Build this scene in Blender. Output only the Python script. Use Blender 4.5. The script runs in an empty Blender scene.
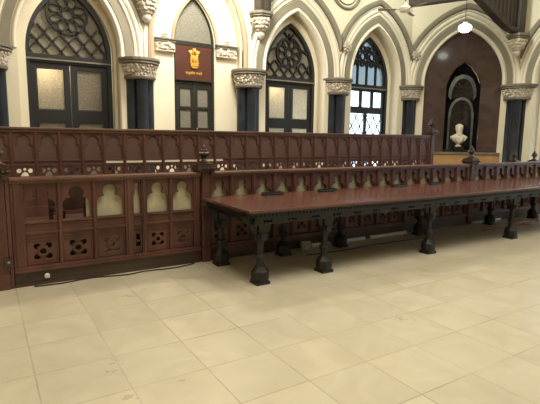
import bpy, bmesh, math, random
from mathutils import Matrix, Vector
random.seed(4)
PI = math.pi
C = bpy.context.scene.collection
V = Vector

# ------------------------------------------------------------------ materials
def newmat(name):
    m = bpy.data.materials.new(name); m.use_nodes = True
    return m, m.node_tree.nodes, m.node_tree.links, m.node_tree.nodes['Principled BSDF']

def mat(name, col, rough=.5, metal=0, var=.25, scale=6, stretch=(1, 1, 1), bump=0., bscale=None, coat=0., spec=.5, distort=0.):
    m, N, L, p = newmat(name)
    tc = N.new('ShaderNodeTexCoord'); mp = N.new('ShaderNodeMapping'); mp.inputs['Scale'].default_value = stretch
    L.new(tc.outputs['Object'], mp.inputs['Vector'])
    n = N.new('ShaderNodeTexNoise'); n.inputs['Scale'].default_value = scale; n.inputs['Detail'].default_value = 6
    n.inputs['Distortion'].default_value = distort
    L.new(mp.outputs['Vector'], n.inputs['Vector'])
    r = N.new('ShaderNodeValToRGB')
    a = [c * (1 - var) for c in col]; b = [min(1, c * (1 + var)) for c in col]
    r.color_ramp.elements[0].position = .3; r.color_ramp.elements[1].position = .7
    r.color_ramp.elements[0].color = (*a, 1); r.color_ramp.elements[1].color = (*b, 1)
    L.new(n.outputs['Fac'], r.inputs['Fac']); L.new(r.outputs['Color'], p.inputs['Base Color'])
    p.inputs['Roughness'].default_value = rough; p.inputs['Metallic'].default_value = metal
    p.inputs['Coat Weight'].default_value = coat; p.inputs['Specular IOR Level'].default_value = spec
    if bump:
        n2 = N.new('ShaderNodeTexNoise'); n2.inputs['Scale'].default_value = bscale or scale * 3; n2.inputs['Detail'].default_value = 3
        L.new(mp.outputs['Vector'], n2.inputs['Vector'])
        bp = N.new('ShaderNodeBump'); bp.inputs['Strength'].default_value = bump; bp.inputs['Distance'].default_value = .02
        L.new(n2.outputs['Fac'], bp.inputs['Height']); L.new(bp.outputs['Normal'], p.inputs['Normal'])
    return m

M = {}
M['wood'] = mat('red_brown_wood', (.100, .043, .033), .38, var=.35, scale=5, stretch=(1, 1, .25), bump=.15, spec=.4)
M['wood_rail'] = mat('worn_rail_wood', (.145, .072, .052), .35, var=.3, scale=4, stretch=(.3, 1, 1), bump=.1)
M['wood_back'] = mat('back_bench_wood', (.120, .053, .042), .4, var=.3, scale=5, stretch=(1, 1, .25), bump=.15, spec=.4)
M['wood_infill'] = mat('panel_infill_wood', (.135, .072, .062), .45, var=.2, scale=5, stretch=(1, 1, .25))
M['plinth'] = mat('dark_plinth_wood', (.055, .034, .026), .5, var=.3, scale=4, stretch=(.3, 1, 1))
M['finial'] = mat('dark_polished_carving', (.045, .022, .016), .28, var=.3, scale=10, coat=.3)
M['ebony'] = mat('blackened_table_wood', (.013, .011, .010), .5, var=.35, scale=8, bump=.3, spec=.45)
M['tabletop'] = mat('polished_mahogany', (.125, .050, .036), .25, var=.28, scale=3, stretch=(.25, 2, 1), bump=.03, coat=.25)
M['cream'] = mat('cream_painted_plaster', (.80, .74, .58), .6, var=.04, scale=2, bump=.05, bscale=20)
M['creamlight'] = mat('pale_plaster', (.86, .81, .68), .6, var=.03, scale=2)
M['green'] = mat('grey_green_painted_band', (.255, .235, .175), .6, var=.08, scale=4)
M['pink'] = mat('dusky_stone_band', (.50, .36, .25), .6, var=.08, scale=4)
M['line'] = mat('thin_dark_line_paint', (.42, .38, .29), .6, var=.1)
M['abacus'] = mat('grey_stone', (.20, .18, .14), .6, var=.15, scale=8)
M['carved'] = mat('carved_white_stone', (.62, .56, .47), .65, var=.2, scale=20, bump=.6, bscale=40)
M['shaft'] = mat('dark_blue_black_marble', (.022, .028, .04), .3, var=.4, scale=4, spec=.5)
M['doorpaint'] = mat('dark_door_paint', (.014, .016, .019), .45, var=.2, scale=4)
M['doorpaint_green'] = mat('dark_olive_door_paint', (.018, .018, .014), .4, var=.2, scale=4)
M['tracery'] = mat('dark_tracery_paint', (.018, .016, .014), .45, var=.2, scale=4)
M['maroon'] = mat('maroon_polished_stone', (.068, .042, .040), .17, var=.35, scale=2.2, stretch=(1, 1, 1), bump=.07, bscale=2.2, distort=1.2, coat=.2)
M['maroon_board'] = mat('maroon_board', (.085, .03, .02), .35, var=.15, scale=3)
M['gold'] = mat('gold_paint', (.72, .42, .08), .35, metal=.35, var=.2, scale=20)
M['niche'] = mat('black_niche_marble', (.012, .012, .014), .12, var=.5, scale=3, distort=2, bump=.06, bscale=3)
M['niche_reflection'] = mat('grey_niche_reflection', (.10, .10, .105), .25, var=.3, scale=5)  # grey of a reflection in the glossy niche, put into a colour
M['marble'] = mat('white_bust_marble', (.80, .75, .62), .4, var=.06, scale=6)
M['ochre'] = mat('ochre_wainscot', (.50, .30, .13), .5, var=.15, scale=4)
M['brace'] = mat('brown_roof_timber', (.045, .034, .026), .5, var=.25, scale=3, stretch=(4, 4, .4), bump=.2)
M['dais'] = mat('dais_boards', (.10, .055, .038), .5, var=.2, scale=3)
M['clothpanel'] = mat('cream_backing_cloth', (.47, .43, .29), .8, var=.12, scale=7, bump=.5, bscale=9)
M['fanwhite'] = mat('fan_enamel', (.75, .72, .62), .35, var=.04)
M['fanblade'] = mat('fan_blade_brown', (.30, .24, .15), .45, var=.1)
M['tray'] = mat('dark_green_black_plastic', (.014, .02, .016), .3, var=.2)
M['white'] = mat('white_plastic', (.72, .72, .70), .4, var=.05)
M['greyplastic'] = mat('grey_plastic', (.30, .31, .32), .4, var=.1)
M['redcable'] = mat('red_cable', (.32, .05, .03), .5, var=.1)
M['blackcable'] = mat('black_cable', (.02, .018, .016), .5, var=.1)
M['redseat'] = mat('red_leather', (.22, .04, .03), .5, var=.2)
M['wallplain'] = mat('hall_plaster', (.74, .66, .48), .7, var=.04, scale=1.5)
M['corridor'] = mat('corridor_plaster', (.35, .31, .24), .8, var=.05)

def glass_frost(name, col, trans=.6):
    m, N, L, p = newmat(name)
    v = N.new('ShaderNodeTexVoronoi'); v.inputs['Scale'].default_value = 38
    tc = N.new('ShaderNodeTexCoord'); L.new(tc.outputs['Object'], v.inputs['Vector'])
    bp = N.new('ShaderNodeBump'); bp.inputs['Strength'].default_value = .7; bp.inputs['Distance'].default_value = .01
    L.new(v.outputs['Distance'], bp.inputs['Height']); L.new(bp.outputs['Normal'], p.inputs['Normal'])
    r = N.new('ShaderNodeValToRGB')
    r.color_ramp.elements[0].color = (*[c * .75 for c in col], 1); r.color_ramp.elements[1].color = (*[min(1, c * 1.15) for c in col], 1)
    L.new(v.outputs['Distance'], r.inputs['Fac']); L.new(r.outputs['Color'], p.inputs['Base Color'])
    p.inputs['Roughness'].default_value = .3
    t = N.new('ShaderNodeBsdfTranslucent'); L.new(r.outputs['Color'], t.inputs['Color'])
    mx = N.new('ShaderNodeMixShader'); mx.inputs[0].default_value = trans
    L.new(p.outputs['BSDF'], mx.inputs[1]); L.new(t.outputs['BSDF'], mx.inputs[2])
    L.new(mx.outputs[0], N['Material Output'].inputs['Surface'])
    return m
M['frost'] = glass_frost('patterned_frosted_glass', (.50, .46, .38))
M['frost_dim'] = glass_frost('unlit_frosted_glass', (.30, .265, .20), .35)  # frosted glass with no light behind it, the dimness put into its colour
M['frost_grey'] = glass_frost('obscured_tracery_glass', (.36, .34, .28), .4)
m, N, L, p = newmat('clear_glass')
tb = N.new('ShaderNodeBsdfTransparent'); tb.inputs[0].default_value = (.86, .93, 1, 1)
gl = N.new('ShaderNodeBsdfGlossy'); gl.inputs['Roughness'].default_value = .05
mx = N.new('ShaderNodeMixShader'); mx.inputs[0].default_value = .05
L.new(tb.outputs[0], mx.inputs[1]); L.new(gl.outputs[0], mx.inputs[2]); L.new(mx.outputs[0], N['Material Output'].inputs['Surface'])
M['clear'] = m
m, N, L, p = newmat('hazy_glass')
tb = N.new('ShaderNodeBsdfTransparent'); tb.inputs[0].default_value = (.34, .40, .43, 1)
L.new(p.outputs[0], mx.inputs[1]) if False else None
df = N.new('ShaderNodeBsdfDiffuse'); df.inputs[0].default_value = (.35, .38, .38, 1)
mx = N.new('ShaderNodeMixShader'); mx.inputs[0].default_value = .3
L.new(tb.outputs[0], mx.inputs[1]); L.new(df.outputs[0], mx.inputs[2]); L.new(mx.outputs[0], N['Material Output'].inputs['Surface'])
M['hazy'] = m
m, N, L, p = newmat('lamp_glass')
p.inputs['Base Color'].default_value = (1, .98, .9, 1)
p.inputs['Emission Color'].default_value = (.93, 1, .88, 1); p.inputs['Emission Strength'].default_value = 7
M['lamp'] = m

# floor: squared stone tiles with grout, stains
m, N, L, p = newmat('cream_marble_tiles')
tc = N.new('ShaderNodeTexCoord')
sep = N.new('ShaderNodeSeparateXYZ'); L.new(tc.outputs['Object'], sep.inputs[0])
def math_(op, a, b=None, c=None):
    n = N.new('ShaderNodeMath'); n.operation = op
    for i, v in enumerate((a, b, c)):
        if v is None: continue
        if isinstance(v, (int, float)): n.inputs[i].default_value = v
        else: L.new(v, n.inputs[i])
    return n.outputs[0]
TX, TY, OX, OY = .4835, .4675, .19, .263
wob = N.new('ShaderNodeTexNoise'); wob.inputs['Scale'].default_value = 9; L.new(tc.outputs['Object'], wob.inputs['Vector'])
fx = math_('DIVIDE', math_('SUBTRACT', sep.outputs[0], OX), TX); fy = math_('DIVIDE', math_('SUBTRACT', sep.outputs[1], OY), TY)
def edge(f, T):
    fr = math_('FRACT', f); return math_('MULTIPLY', math_('MINIMUM', fr, math_('SUBTRACT', 1, fr)), T)
ed = math_('MINIMUM', edge(fx, TX), edge(fy, TY))
wid = math_('MULTIPLY_ADD', wob.outputs['Fac'], .007, .0012)
gro = math_('LESS_THAN', ed, wid)
cmb = N.new('ShaderNodeCombineXYZ'); L.new(math_('FLOOR', fx), cmb.inputs[0]); L.new(math_('FLOOR', fy), cmb.inputs[1])
wn = N.new('ShaderNodeTexWhiteNoise'); wn.noise_dimensions = '2D'; L.new(cmb.outputs[0], wn.inputs['Vector'])
add = N.new('ShaderNodeVectorMath'); add.operation = 'MULTIPLY_ADD'
L.new(cmb.outputs[0], add.inputs[0]); add.inputs[1].default_value = (3.7, 5.1, 0); L.new(tc.outputs['Object'], add.inputs[2])
ns = N.new('ShaderNodeTexNoise'); ns.inputs['Scale'].default_value = 2.6; ns.inputs['Detail'].default_value = 7; ns.inputs['Distortion'].default_value = 1.2
L.new(add.outputs[0], ns.inputs['Vector'])
rp = N.new('ShaderNodeValToRGB'); e = rp.color_ramp.elements
e[0].position = .3; e[0].color = (.55, .49, .355, 1); e[1].position = .68; e[1].color = (.63, .575, .43, 1)
L.new(ns.outputs['Fac'], rp.inputs['Fac'])
hs = N.new('ShaderNodeHueSaturation'); L.new(rp.outputs['Color'], hs.inputs['Color'])
L.new(math_('MULTIPLY_ADD', wn.outputs['Value'], .08, .95), hs.inputs['Value'])
gm = N.new('ShaderNodeMix'); gm.data_type = 'RGBA'
gvar = N.new('ShaderNodeTexNoise'); gvar.inputs['Scale'].default_value = 1.0; L.new(tc.outputs['Object'], gvar.inputs['Vector'])
L.new(math_('MULTIPLY', gro, math_('MULTIPLY_ADD', gvar.outputs['Fac'], 2.2, -.62)), gm.inputs['Factor'])
L.new(hs.outputs['Color'], gm.inputs['A']); gm.inputs['B'].default_value = (.36, .29, .19, 1)
last = gm.outputs['Result']
st = N.new('ShaderNodeTexNoise'); st.inputs['Scale'].default_value = 22; st.inputs['Detail'].default_value = 5; L.new(tc.outputs['Object'], st.inputs['Vector'])
for (sx, sy, sr) in ((1.085, 4.245, .05), (.62, 2.86, .035), (.63, 2.53, .035), (2.915, 2.55, .045), (2.98, 2.49, .03), (.66, 2.98, .02)):
    dx = math_('SUBTRACT', sep.outputs[0], sx); dy = math_('SUBTRACT', sep.outputs[1], sy)
    dd = math_('SQRT', math_('ADD', math_('MULTIPLY', dx, dx), math_('MULTIPLY', dy, dy)))
    nn = math_('MULTIPLY_ADD', st.outputs['Fac'], .34, -.15)
    k = math_('LESS_THAN', math_('ADD', dd, nn), sr)
    mm = N.new('ShaderNodeMix'); mm.data_type = 'RGBA'; L.new(math_('MULTIPLY', k, .3), mm.inputs['Factor'])
    L.new(last, mm.inputs['A']); mm.inputs['B'].default_value = (.16, .11, .07, 1); last = mm.outputs['Result']
L.new(last, p.inputs['Base Color'])
p.inputs['Roughness'].default_value = .33
L.new(math_('MULTIPLY_ADD', ns.outputs['Fac'], .25, .22), p.inputs['Roughness'])
bp = N.new('ShaderNodeBump'); bp.inputs['Strength'].default_value = .12; bp.inputs['Distance'].default_value = .01
L.new(wob.outputs['Fac'], bp.inputs['Height']); L.new(bp.outputs['Normal'], p.inputs['Normal'])
M['floor'] = m

# ------------------------------------------------------------------ geometry helpers
class MB:
    def __init__(s): s.bm = bmesh.new()
    def box(s, x0, x1, y0, y1, z0, z1, bev=0):
        b = bmesh.new()
        bmesh.ops.create_cube(b, size=1)
        for v in b.verts:
            v.co = V(((x0 + x1) / 2 + v.co.x * (x1 - x0), (y0 + y1) / 2 + v.co.y * (y1 - y0), (z0 + z1) / 2 + v.co.z * (z1 - z0)))
        if bev: bmesh.ops.bevel(b, geom=b.edges[:], offset=bev, segments=2, affect='EDGES', profile=.6)
        s.merge(b); return s
    def merge(s, b, T=None):
        me = bpy.data.meshes.new('t')
        if T is not None: b.transform(T)
        b.to_mesh(me); b.free(); s.bm.from_mesh(me); bpy.data.meshes.remove(me)
    def plate(s, outline, holes, y0, y1, bev=0, T=None):
        """shape in the xz plane, with holes, extruded from y0 to y1"""
        cu = bpy.data.curves.new('t', 'CURVE'); cu.dimensions = '2D'; cu.fill_mode = 'BOTH'
        cu.extrude = (y1 - y0) / 2 - bev; cu.bevel_depth = bev; cu.offset = -bev
        for poly in [outline] + list(holes):
            sp = cu.splines.new('POLY'); sp.points.add(len(poly) - 1); sp.use_cyclic_u = True
            for q, pt in zip(poly, sp.points): pt.co = (q[0], q[1], 0, 1)
        o = bpy.data.objects.new('t', cu); me = bpy.data.meshes.new_from_object(o)
        b = bmesh.new(); b.from_mesh(me)
        R = Matrix.Translation((0, (y0 + y1) / 2, 0)) @ Matrix.Rotation(PI / 2, 4, 'X')
        if T is not None: R = T @ R
        s.merge(b, R)
        bpy.data.objects.remove(o); bpy.data.curves.remove(cu); bpy.data.meshes.remove(me)
        return s
    def grid(s, rows, close_u=False, close_v=False, cap=False):
        vs = [[s.bm.verts.new(p) for p in r] for r in rows]
        nu, nv = len(vs), len(vs[0])
        for i in range(nu if close_u else nu - 1):
            for j in range(nv if close_v else nv - 1):
                a, b, c, d = vs[i][j], vs[(i + 1) % nu][j], vs[(i + 1) % nu][(j + 1) % nv], vs[i][(j + 1) % nv]
                try: s.bm.faces.new((a, b, c, d))
                except ValueError: pass
        if cap:
            for r in (vs[0], vs[-1]):
                try: s.bm.faces.new(r)
                except ValueError: pass
        return s
    def lathe(s, prof, c=(0, 0, 0), n=16, rot=0, sx=1, sy=1):
        rows = []
        for r, z in prof:
            rows.append([V((c[0] + sx * r * math.cos(rot + 2 * PI * k / n), c[1] + sy * r * math.sin(rot + 2 * PI * k / n), c[2] + z)) for k in range(n)])
        return s.grid(rows, close_v=True, cap=True)
    def ball(s, c, r, sub=1, sc=(1, 1, 1)):
        b = bmesh.new(); bmesh.ops.create_icosphere(b, subdivisions=sub, radius=r)
        s.merge(b, Matrix.Translation(c) @ Matrix.Diagonal((*sc, 1))); return s
    def tube(s, pts, r, n=6, closed=False):
        pts = [V(p) for p in pts]; rows = []
        rr = r if isinstance(r, (list, tuple)) else [r] * len(pts)
        up0 = None
        for i, p in enumerate(pts):
            a = pts[i - 1] if (i or closed) else p; b = pts[(i + 1) % len(pts)] if (i < len(pts) - 1 or closed) else p
            t = (b - a).normalized()
            ref = V((0, 1, 0)) if abs(t.y) < .9 else V((1, 0, 0))
            u = t.cross(ref).normalized(); w = t.cross(u)
            rows.append([p + rr[i] * (math.cos(2 * PI * k / n + PI / 4) * u + math.sin(2 * PI * k / n + PI / 4) * w) for k in range(n)])
        return s.grid(rows, close_u=closed, close_v=True, cap=not closed)
    def bar(s, pts, w, y0, y1, closed=False):
        """flat bar of width w following a path in the xz plane, from y0 to y1"""
        P = [V((p[0], p[1])) for p in pts]; n = len(P); rows = []
        for i in range(n):
            a = P[i - 1] if (i or closed) else P[i]; b = P[(i + 1) % n] if (i < n - 1 or closed) else P[i]
            t = (b - a).normalized(); q = V((-t.y, t.x)) * w / 2
            c = P[i]
            rows.append([V((c.x + q.x, y0, c.y + q.y)), V((c.x - q.x, y0, c.y - q.y)), V((c.x - q.x, y1, c.y - q.y)), V((c.x + q.x, y1, c.y + q.y))])
        return s.grid(rows, close_u=closed, close_v=True, cap=not closed)
    def build(s, name, m, parent=None, smooth=False, T=None):
        if T is not None: s.bm.transform(T)
        bmesh.ops.remove_doubles(s.bm, verts=s.bm.verts[:], dist=1e-5)
        bmesh.ops.recalc_face_normals(s.bm, faces=s.bm.faces[:])
        me = bpy.data.meshes.new(name); s.bm.to_mesh(me); s.bm.free()
        me.materials.append(M[m] if isinstance(m, str) else m)
        if smooth:
            for f in me.polygons: f.use_smooth = True
            me.set_sharp_from_angle(angle=math.radians(40))
        o = bpy.data.objects.new(name, me); C.objects.link(o)
        if parent: o.parent = parent
        return o

def tag(o, label, cat, group=None):
    o['label'] = label; o['category'] = cat
    if group: o['group'] = group
    return o
def struct(o):
    o['kind'] = 'structure'; return o
def empty(name, loc=(0, 0, 0), rz=0):
    o = bpy.data.objects.new(name, None); C.objects.link(o); o.location = loc; o.rotation_euler = (0, 0, rz); o.empty_display_size = .1
    return o
def thing(name, label, cat, loc=(0, 0, 0), rz=0, group=None):
    return tag(empty(name, loc, rz), label, cat, group)
def place(o, loc, rz=0):
    o.location = loc; o.rotation_euler = (0, 0, rz); return o
def copy_tree(o, parent=None):
    c = o.copy(); C.objects.link(c)
    if parent: c.parent = parent
    for ch in list(o.children): copy_tree(ch, c)
    return c
def dup(o, loc, rz, label, group=None):
    c = copy_tree(o); c.location = loc; c.rotation_euler = (0, 0, rz); c['label'] = label
    if group: c['group'] = group
    return c

def circle(cx, cz, r, n=20, ez=1, rot=0): 
    return [(cx + r * math.cos(2 * PI * k / n) * math.cos(rot) - r * ez * math.sin(2 * PI * k / n) * math.sin(rot),
             cz + r * math.cos(2 * PI * k / n) * math.sin(rot) + r * ez * math.sin(2 * PI * k / n) * math.cos(rot)) for k in range(n)]
def arch_side(d, R, zs, z0, n=18, xlim=None):
    """right half of a two centred arch from the base to the apex (x>=0)"""
    pts = []; t1 = math.acos(min(1, d / R)); t0 = 0
    if xlim and R - d > xlim: t0 = math.acos((xlim + d) / R)
    else:
        for k in range(3): pts.append((R - d, z0 + (zs - z0) * k / 3))
    for k in range(n + 1):
        t = t0 + (t1 - t0) * k / n; pts.append((-d + R * math.cos(t), zs + R * math.sin(t)))
    return pts
def arch_poly(c, d, R, zs, z0, n=32):
    r = arch_side(d, R, zs, z0, n)
    return [(c + x, z) for x, z in r] + [(c - x, z) for x, z in reversed(r[:-1])]
def arch_mould(mb, c, d, R0, zs, z0, prof, y, xlim=None, n=32):
    """moulding: prof is a list of (offset, projection toward the room)"""
    half = []
    for a, b in prof:
        s = arch_side(d, R0 + a, zs, z0, n, xlim)
        if xlim and len(s) == n + 1: s = [s[0]] * 3 + s
        full = [V((c + x, y - b, z)) for x, z in s] + [V((c - x, y - b, z)) for x, z in reversed(s[:-1])]
        half.append(full)
    mb.grid(half)
    return mb
def roll(a, w, h, n=6, b0=0):
    return [(a + w * (.5 - .5 * math.cos(PI * k / n)), b0 + h * math.sin(PI * k / n)) for k in range(n + 1)]

# ------------------------------------------------------------------ camera
R_ = Matrix(((0.8486210631086791, 0.06307318712294237, -0.5252276309510473),
             (-0.5288529977860883, 0.1246553149270726, -0.8395091179928305),
             (0.012521900054024968, 0.990193327349052, 0.13914156996545052)))
cam = bpy.data.cameras.new('camera'); co = bpy.data.objects.new('camera', cam); C.objects.link(co)
cam.sensor_width = 36; cam.lens = 36 * 458 / 540; cam.clip_end = 200
co.matrix_world = Matrix.Translation((0, 0, 1.5)) @ R_.to_4x4()
bpy.context.scene.camera = co

# ------------------------------------------------------------------ room shell
YW = 8.5; DZ = .5
fl = MB(); fl.box(-4, 15, -6, 9.3, -.1, 0); struct(fl.build('floor', 'floor'))
ce = MB(); ce.box(-4.2, 15, -6, 11, 7.0, 7.2); struct(ce.build('ceiling', 'wallplain'))
COLX = [.14, 2.50, 4.76, 7.13, 9.56]
C5 = (11.41, 6.65)
BAYS = [(1.36, 'std'), (3.70, 'big'), (5.97, 'std'), (8.37, 'std')]
DS, RS, ZS = .577, 1.377, 2.95                 # standard bay
DB, RB, ZB = .90, 1.83, 3.25                   # tall central bay
DC, RC = .45, 1.38                             # canted bay
w = MB()
holes = [arch_poly(c, DS, RS, ZS, DZ) if k == 'std' else arch_poly(c, DB, RB, ZB, DZ) for c, k in BAYS]
w.plate([(-4, 0), (9.56, 0), (9.56, 7), (-4, 7)], holes, YW, YW + .28)
# inner skin, holes the size of the doors
DD, RD, ZD = .585, 1.295, 2.89
ih = [arch_poly(c + .05, DD, RD, ZD, DZ) for c, k in BAYS if k == 'std']
w.plate([(-4, 0), (2.5, 0), (2.5, 7), (-4, 7)], ih[:1], YW + .28, YW + .6)
w.plate([(4.76, 0), (9.9, 0), (9.9, 7), (4.76, 7)], ih[1:], YW + .28, YW + .6)
w.plate([(2.5, 0), (4.76, 0), (4.76, 7), (2.5, 7)], [arch_poly(3.69, .70, 1.14, 3.30, DZ)], YW + .26, YW + .6)
struct(w.build('wall_back', 'cream'))
w = MB(); w.plate([(0, 0), (2.615, 0), (2.615, 7), (0, 7)], [arch_poly(1.31, DC, RC, ZS, 1.15)], 0, .12)
w.plate([(0, 0), (2.615, 0), (2.615, 7), (0, 7)], [[(.93, 1.24), (1.76, 1.24), (1.76, 2.9), (1.67, 3.15), (1.52, 3.36), (1.345, 3.47), (1.17, 3.36), (1.02, 3.15), (.93, 2.9)]], .16, .5)
struct(place(w.build('wall_canted', 'cream'), (9.56, 8.5, 0), -PI / 4))
w = MB(); w.plate([(0, 0), (12.6, 0), (12.6, 7), (0, 7)], [arch_poly(1.2 + 2.4 * k, DS, RS, ZS, DZ) for k in range(5)], 0, .28)
w.plate([(0, 0), (12.6, 0), (12.6, 7), (0, 7)], [arch_poly(1.2 + 2.4 * k, DD, RD, ZD, DZ) for k in range(5)], .28, .6)
struct(place(w.build('wall_right', 'cream'), (*C5, 0), -PI / 2))
w = MB(); w.box(-4.2, -4, -6, 9.3, 0, 7); struct(w.build('wall_left', 'wallplain'))
w = MB(); w.box(-4.2, 12.2, -6.2, -6, 0, 7); struct(w.build('wall_front', 'wallplain'))
# dark corridor behind the first three bays
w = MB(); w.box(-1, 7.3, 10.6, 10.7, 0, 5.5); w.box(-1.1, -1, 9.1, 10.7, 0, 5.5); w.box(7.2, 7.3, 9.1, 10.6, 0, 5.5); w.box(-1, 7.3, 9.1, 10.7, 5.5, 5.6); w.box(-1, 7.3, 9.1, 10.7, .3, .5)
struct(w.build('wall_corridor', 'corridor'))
w = MB(); w.plate([(-3.9, 6.2), (9.5, 6.2), (11.3, 6.45), (9.56, 8.48), (-3.9, 8.48)], [], 0, .5)
w.bm.transform(Matrix.Rotation(-PI / 2, 4, 'X'))
for v in w.bm.verts: v.co = V((v.co.x, abs(v.co.y), abs(v.co.z)))
struct(w.build('floor_dais', 'dais'))

# ---- arch mouldings, each bay's own trim
tn = [0]
def trims(loc, rz, c, d, R, zs, z0, xl, full=True):
    def one(profs, m):
        t = MB()
        for pf, xlim in profs: arch_mould(t, c, d, R, zs, z0, pf, 0, xlim)
        tn[0] += 1; o = t.build('trim_%d' % tn[0], m, smooth=True); struct(place(o, loc, rz))
    one([(roll(.0, .07, .035), None), (roll(.24, .06, .035), None), (roll(.31, .10, .055), xl), (roll(.42, .045, .03), xl)], 'creamlight')
    one([([(.09, 0), (.09, .02), (.22, .02), (.22, 0)], None)], 'green')
    one([([(.235, .0), (.235, .012), (.245, .012), (.245, 0)], None), ([(.412, 0), (.412, .014), (.424, .014), (.424, 0)], xl)], 'line')
    one([([(.475, 0), (.475, .07), (.50, .09), (.57, .09), (.59, .07), (.59, 0)], xl)], 'green')
for (c, k) in BAYS:
    if k == 'std': trims((0, YW, 0), 0, c, DS, RS, ZS, 2.86, 1.19)
    else:
        t = MB(); arch_mould(t, c, DB, RB, ZB, 2.86, [(.0, -.05), (.0, .03), (.06, .05), (.10, .03), (.10, 0)], YW)
        tn[0] += 1; struct(t.build('trim_%d' % tn[0], 'pink', smooth=True))
        t = MB(); arch_mould(t, c, DB, RB, ZB, 2.86, roll(.13, .06, .03), YW, 1.13)
        tn[0] += 1; struct(t.build('trim_%d' % tn[0], 'creamlight', smooth=True))
        t = MB(); arch_mould(t, 3.69, .70, 1.14, 3.30, 3.33, [(.0, -.02), (.0, .03), (.045, .045), (.06, 0)], YW + .26); 
        tn[0] += 1; struct(t.build('trim_%d' % tn[0], 'pink', smooth=True))
trims((9.56, 8.5, 0), -PI / 4, 1.31, DC, RC, ZS, 2.86, 1.3)
trims((*C5, 0), -PI / 2, 1.2, DS, RS, ZS, 2.86, 1.19)
# dado ledge and ochre wainscot under the niche wall
t = MB(); t.box(.3, 2.3, -.05, .02, 1.13, 1.19, .008); struct(place(t.build('trim_%d' % (tn[0] + 1), 'abacus'), (9.56, 8.5, 0), -PI / 4))
t = MB(); t.box(.3, 2.3, -.02, .0, .5, 1.13); struct(place(t.build('trim_%d' % (tn[0] + 2), 'ochre'), (9.56, 8.5, 0), -PI / 4))
tn[0] += 2
# maroon polished facing with its niche
t = MB()
nich = [(.93, 1.24), (1.76, 1.24), (1.76, 2.9), (1.67, 3.15), (1.52, 3.36), (1.345, 3.47), (1.17, 3.36), (1.02, 3.15), (.93, 2.9)]
t.plate(arch_poly(1.31, DC, RC, ZS, 1.19), [nich], .06, .15)
struct(place(t.build('wall_facing', 'maroon'), (9.56, 8.5, 0), -PI / 4))
# the niche: hollow, curved back
t = MB(); rows = []
def nw(z):
    return .415 if z < 2.9 else .415 * math.sqrt(max(0, 1 - ((z - 2.9) / .575) ** 2))
for i in range(22):
    z = 1.24 + (3.47 - 1.24) * i / 21; hw = max(.01, nw(z))
    rows.append([V((1.345 - hw * math.cos(PI * k / 12), .10 + .33 * (hw / .415) * math.sin(PI * k / 12), z)) for k in range(13)])
t.grid(rows)
t.box(.93, 1.76, .02, .45, 1.19, 1.25)
struct(place(t.build('wall_niche', 'niche', smooth=True), (9.56, 8.5, 0), -PI / 4))
t = MB(); rows = []  # grey arches and uprights modelled to stand in for a reflection in the niche
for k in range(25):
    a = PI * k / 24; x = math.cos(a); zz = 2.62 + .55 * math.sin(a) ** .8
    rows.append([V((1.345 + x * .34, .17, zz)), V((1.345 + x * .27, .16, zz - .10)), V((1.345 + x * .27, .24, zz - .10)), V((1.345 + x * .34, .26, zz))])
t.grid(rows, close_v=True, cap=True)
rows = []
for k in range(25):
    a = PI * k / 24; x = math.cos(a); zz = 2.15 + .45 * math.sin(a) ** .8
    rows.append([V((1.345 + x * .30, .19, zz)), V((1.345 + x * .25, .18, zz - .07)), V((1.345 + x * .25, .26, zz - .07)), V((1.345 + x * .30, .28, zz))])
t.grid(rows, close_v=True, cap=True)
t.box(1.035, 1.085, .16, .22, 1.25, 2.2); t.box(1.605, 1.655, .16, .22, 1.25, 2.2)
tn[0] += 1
struct(place(t.build('trim_%d' % tn[0], 'niche_reflection', smooth=True), (9.56, 8.5, 0), -PI / 4))

# roundel moulding between two arches
t = MB()
for (r, h, ww) in ((.43, .05, .07), (.34, .03, .03)):
    rows = []
    for k in range(40):
        a = 2 * PI * k / 40
        rows.append([V(((r + q) * math.cos(a), -b, (r + q) * math.sin(a))) for q, b in roll(-ww / 2, ww, h)])
    t.grid(rows, close_u=True)
tn[0] += 1
struct(place(t.build('trim_%d' % tn[0], 'green', smooth=True), (7.32, YW, 4.90)))

# ------------------------------------------------------------------ columns, capitals, corbels
def carved_ring(mb, r0, r1, z0, z1, n=8, rows=4, per=26, rot=PI / 8):
    mb.lathe([(r0, z0), (r1 * .98, z1)], n=16, rot=rot)
    for i in range(rows):
        z = z0 + (z1 - z0) * (i + .5) / rows; r = r0 + (r1 - r0) * (i + .5) / rows
        for k in range(per):
            a = 2 * PI * (k + .5 * (i % 2)) / per + random.uniform(-.06, .06)
            s = random.uniform(.75, 1.25) * (z1 - z0) / rows * .62
            mb.ball((r * math.cos(a), r * math.sin(a), z + random.uniform(-.01, .01)), s, 1, (random.uniform(.7, 1.2), random.uniform(.7, 1.2), random.uniform(.8, 1.4)))
def make_column(label):
    t = thing('column', label, 'column', group='dark columns with carved capitals')
    for (dx, dy) in ((0, -.11), (-.145, .02), (.145, .02)):
        m_ = MB(); m_.lathe([(.125, DZ), (.125, DZ + .1), (.105, DZ + .14), (.105, 2.48), (.12, 2.52)], (dx, dy, 0), 20); m_.build('shaft', 'shaft', t, True)
    m_ = MB(); m_.lathe([(.27, 2.50), (.285, 2.52), (.285, 2.55), (.27, 2.565)], n=24); m_.build('necking', 'abacus', t, True)
    m_ = MB(); carved_ring(m_, .25, .31, 2.56, 2.76); m_.build('carved_band', 'carved', t)
    m_ = MB(); m_.lathe([(.30, 2.755), (.355, 2.775), (.345, 2.80), (.37, 2.82), (.37, 2.86), (.35, 2.87)], n=16, rot=PI / 16); m_.build('abacus', 'abacus', t)
    return t
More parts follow.
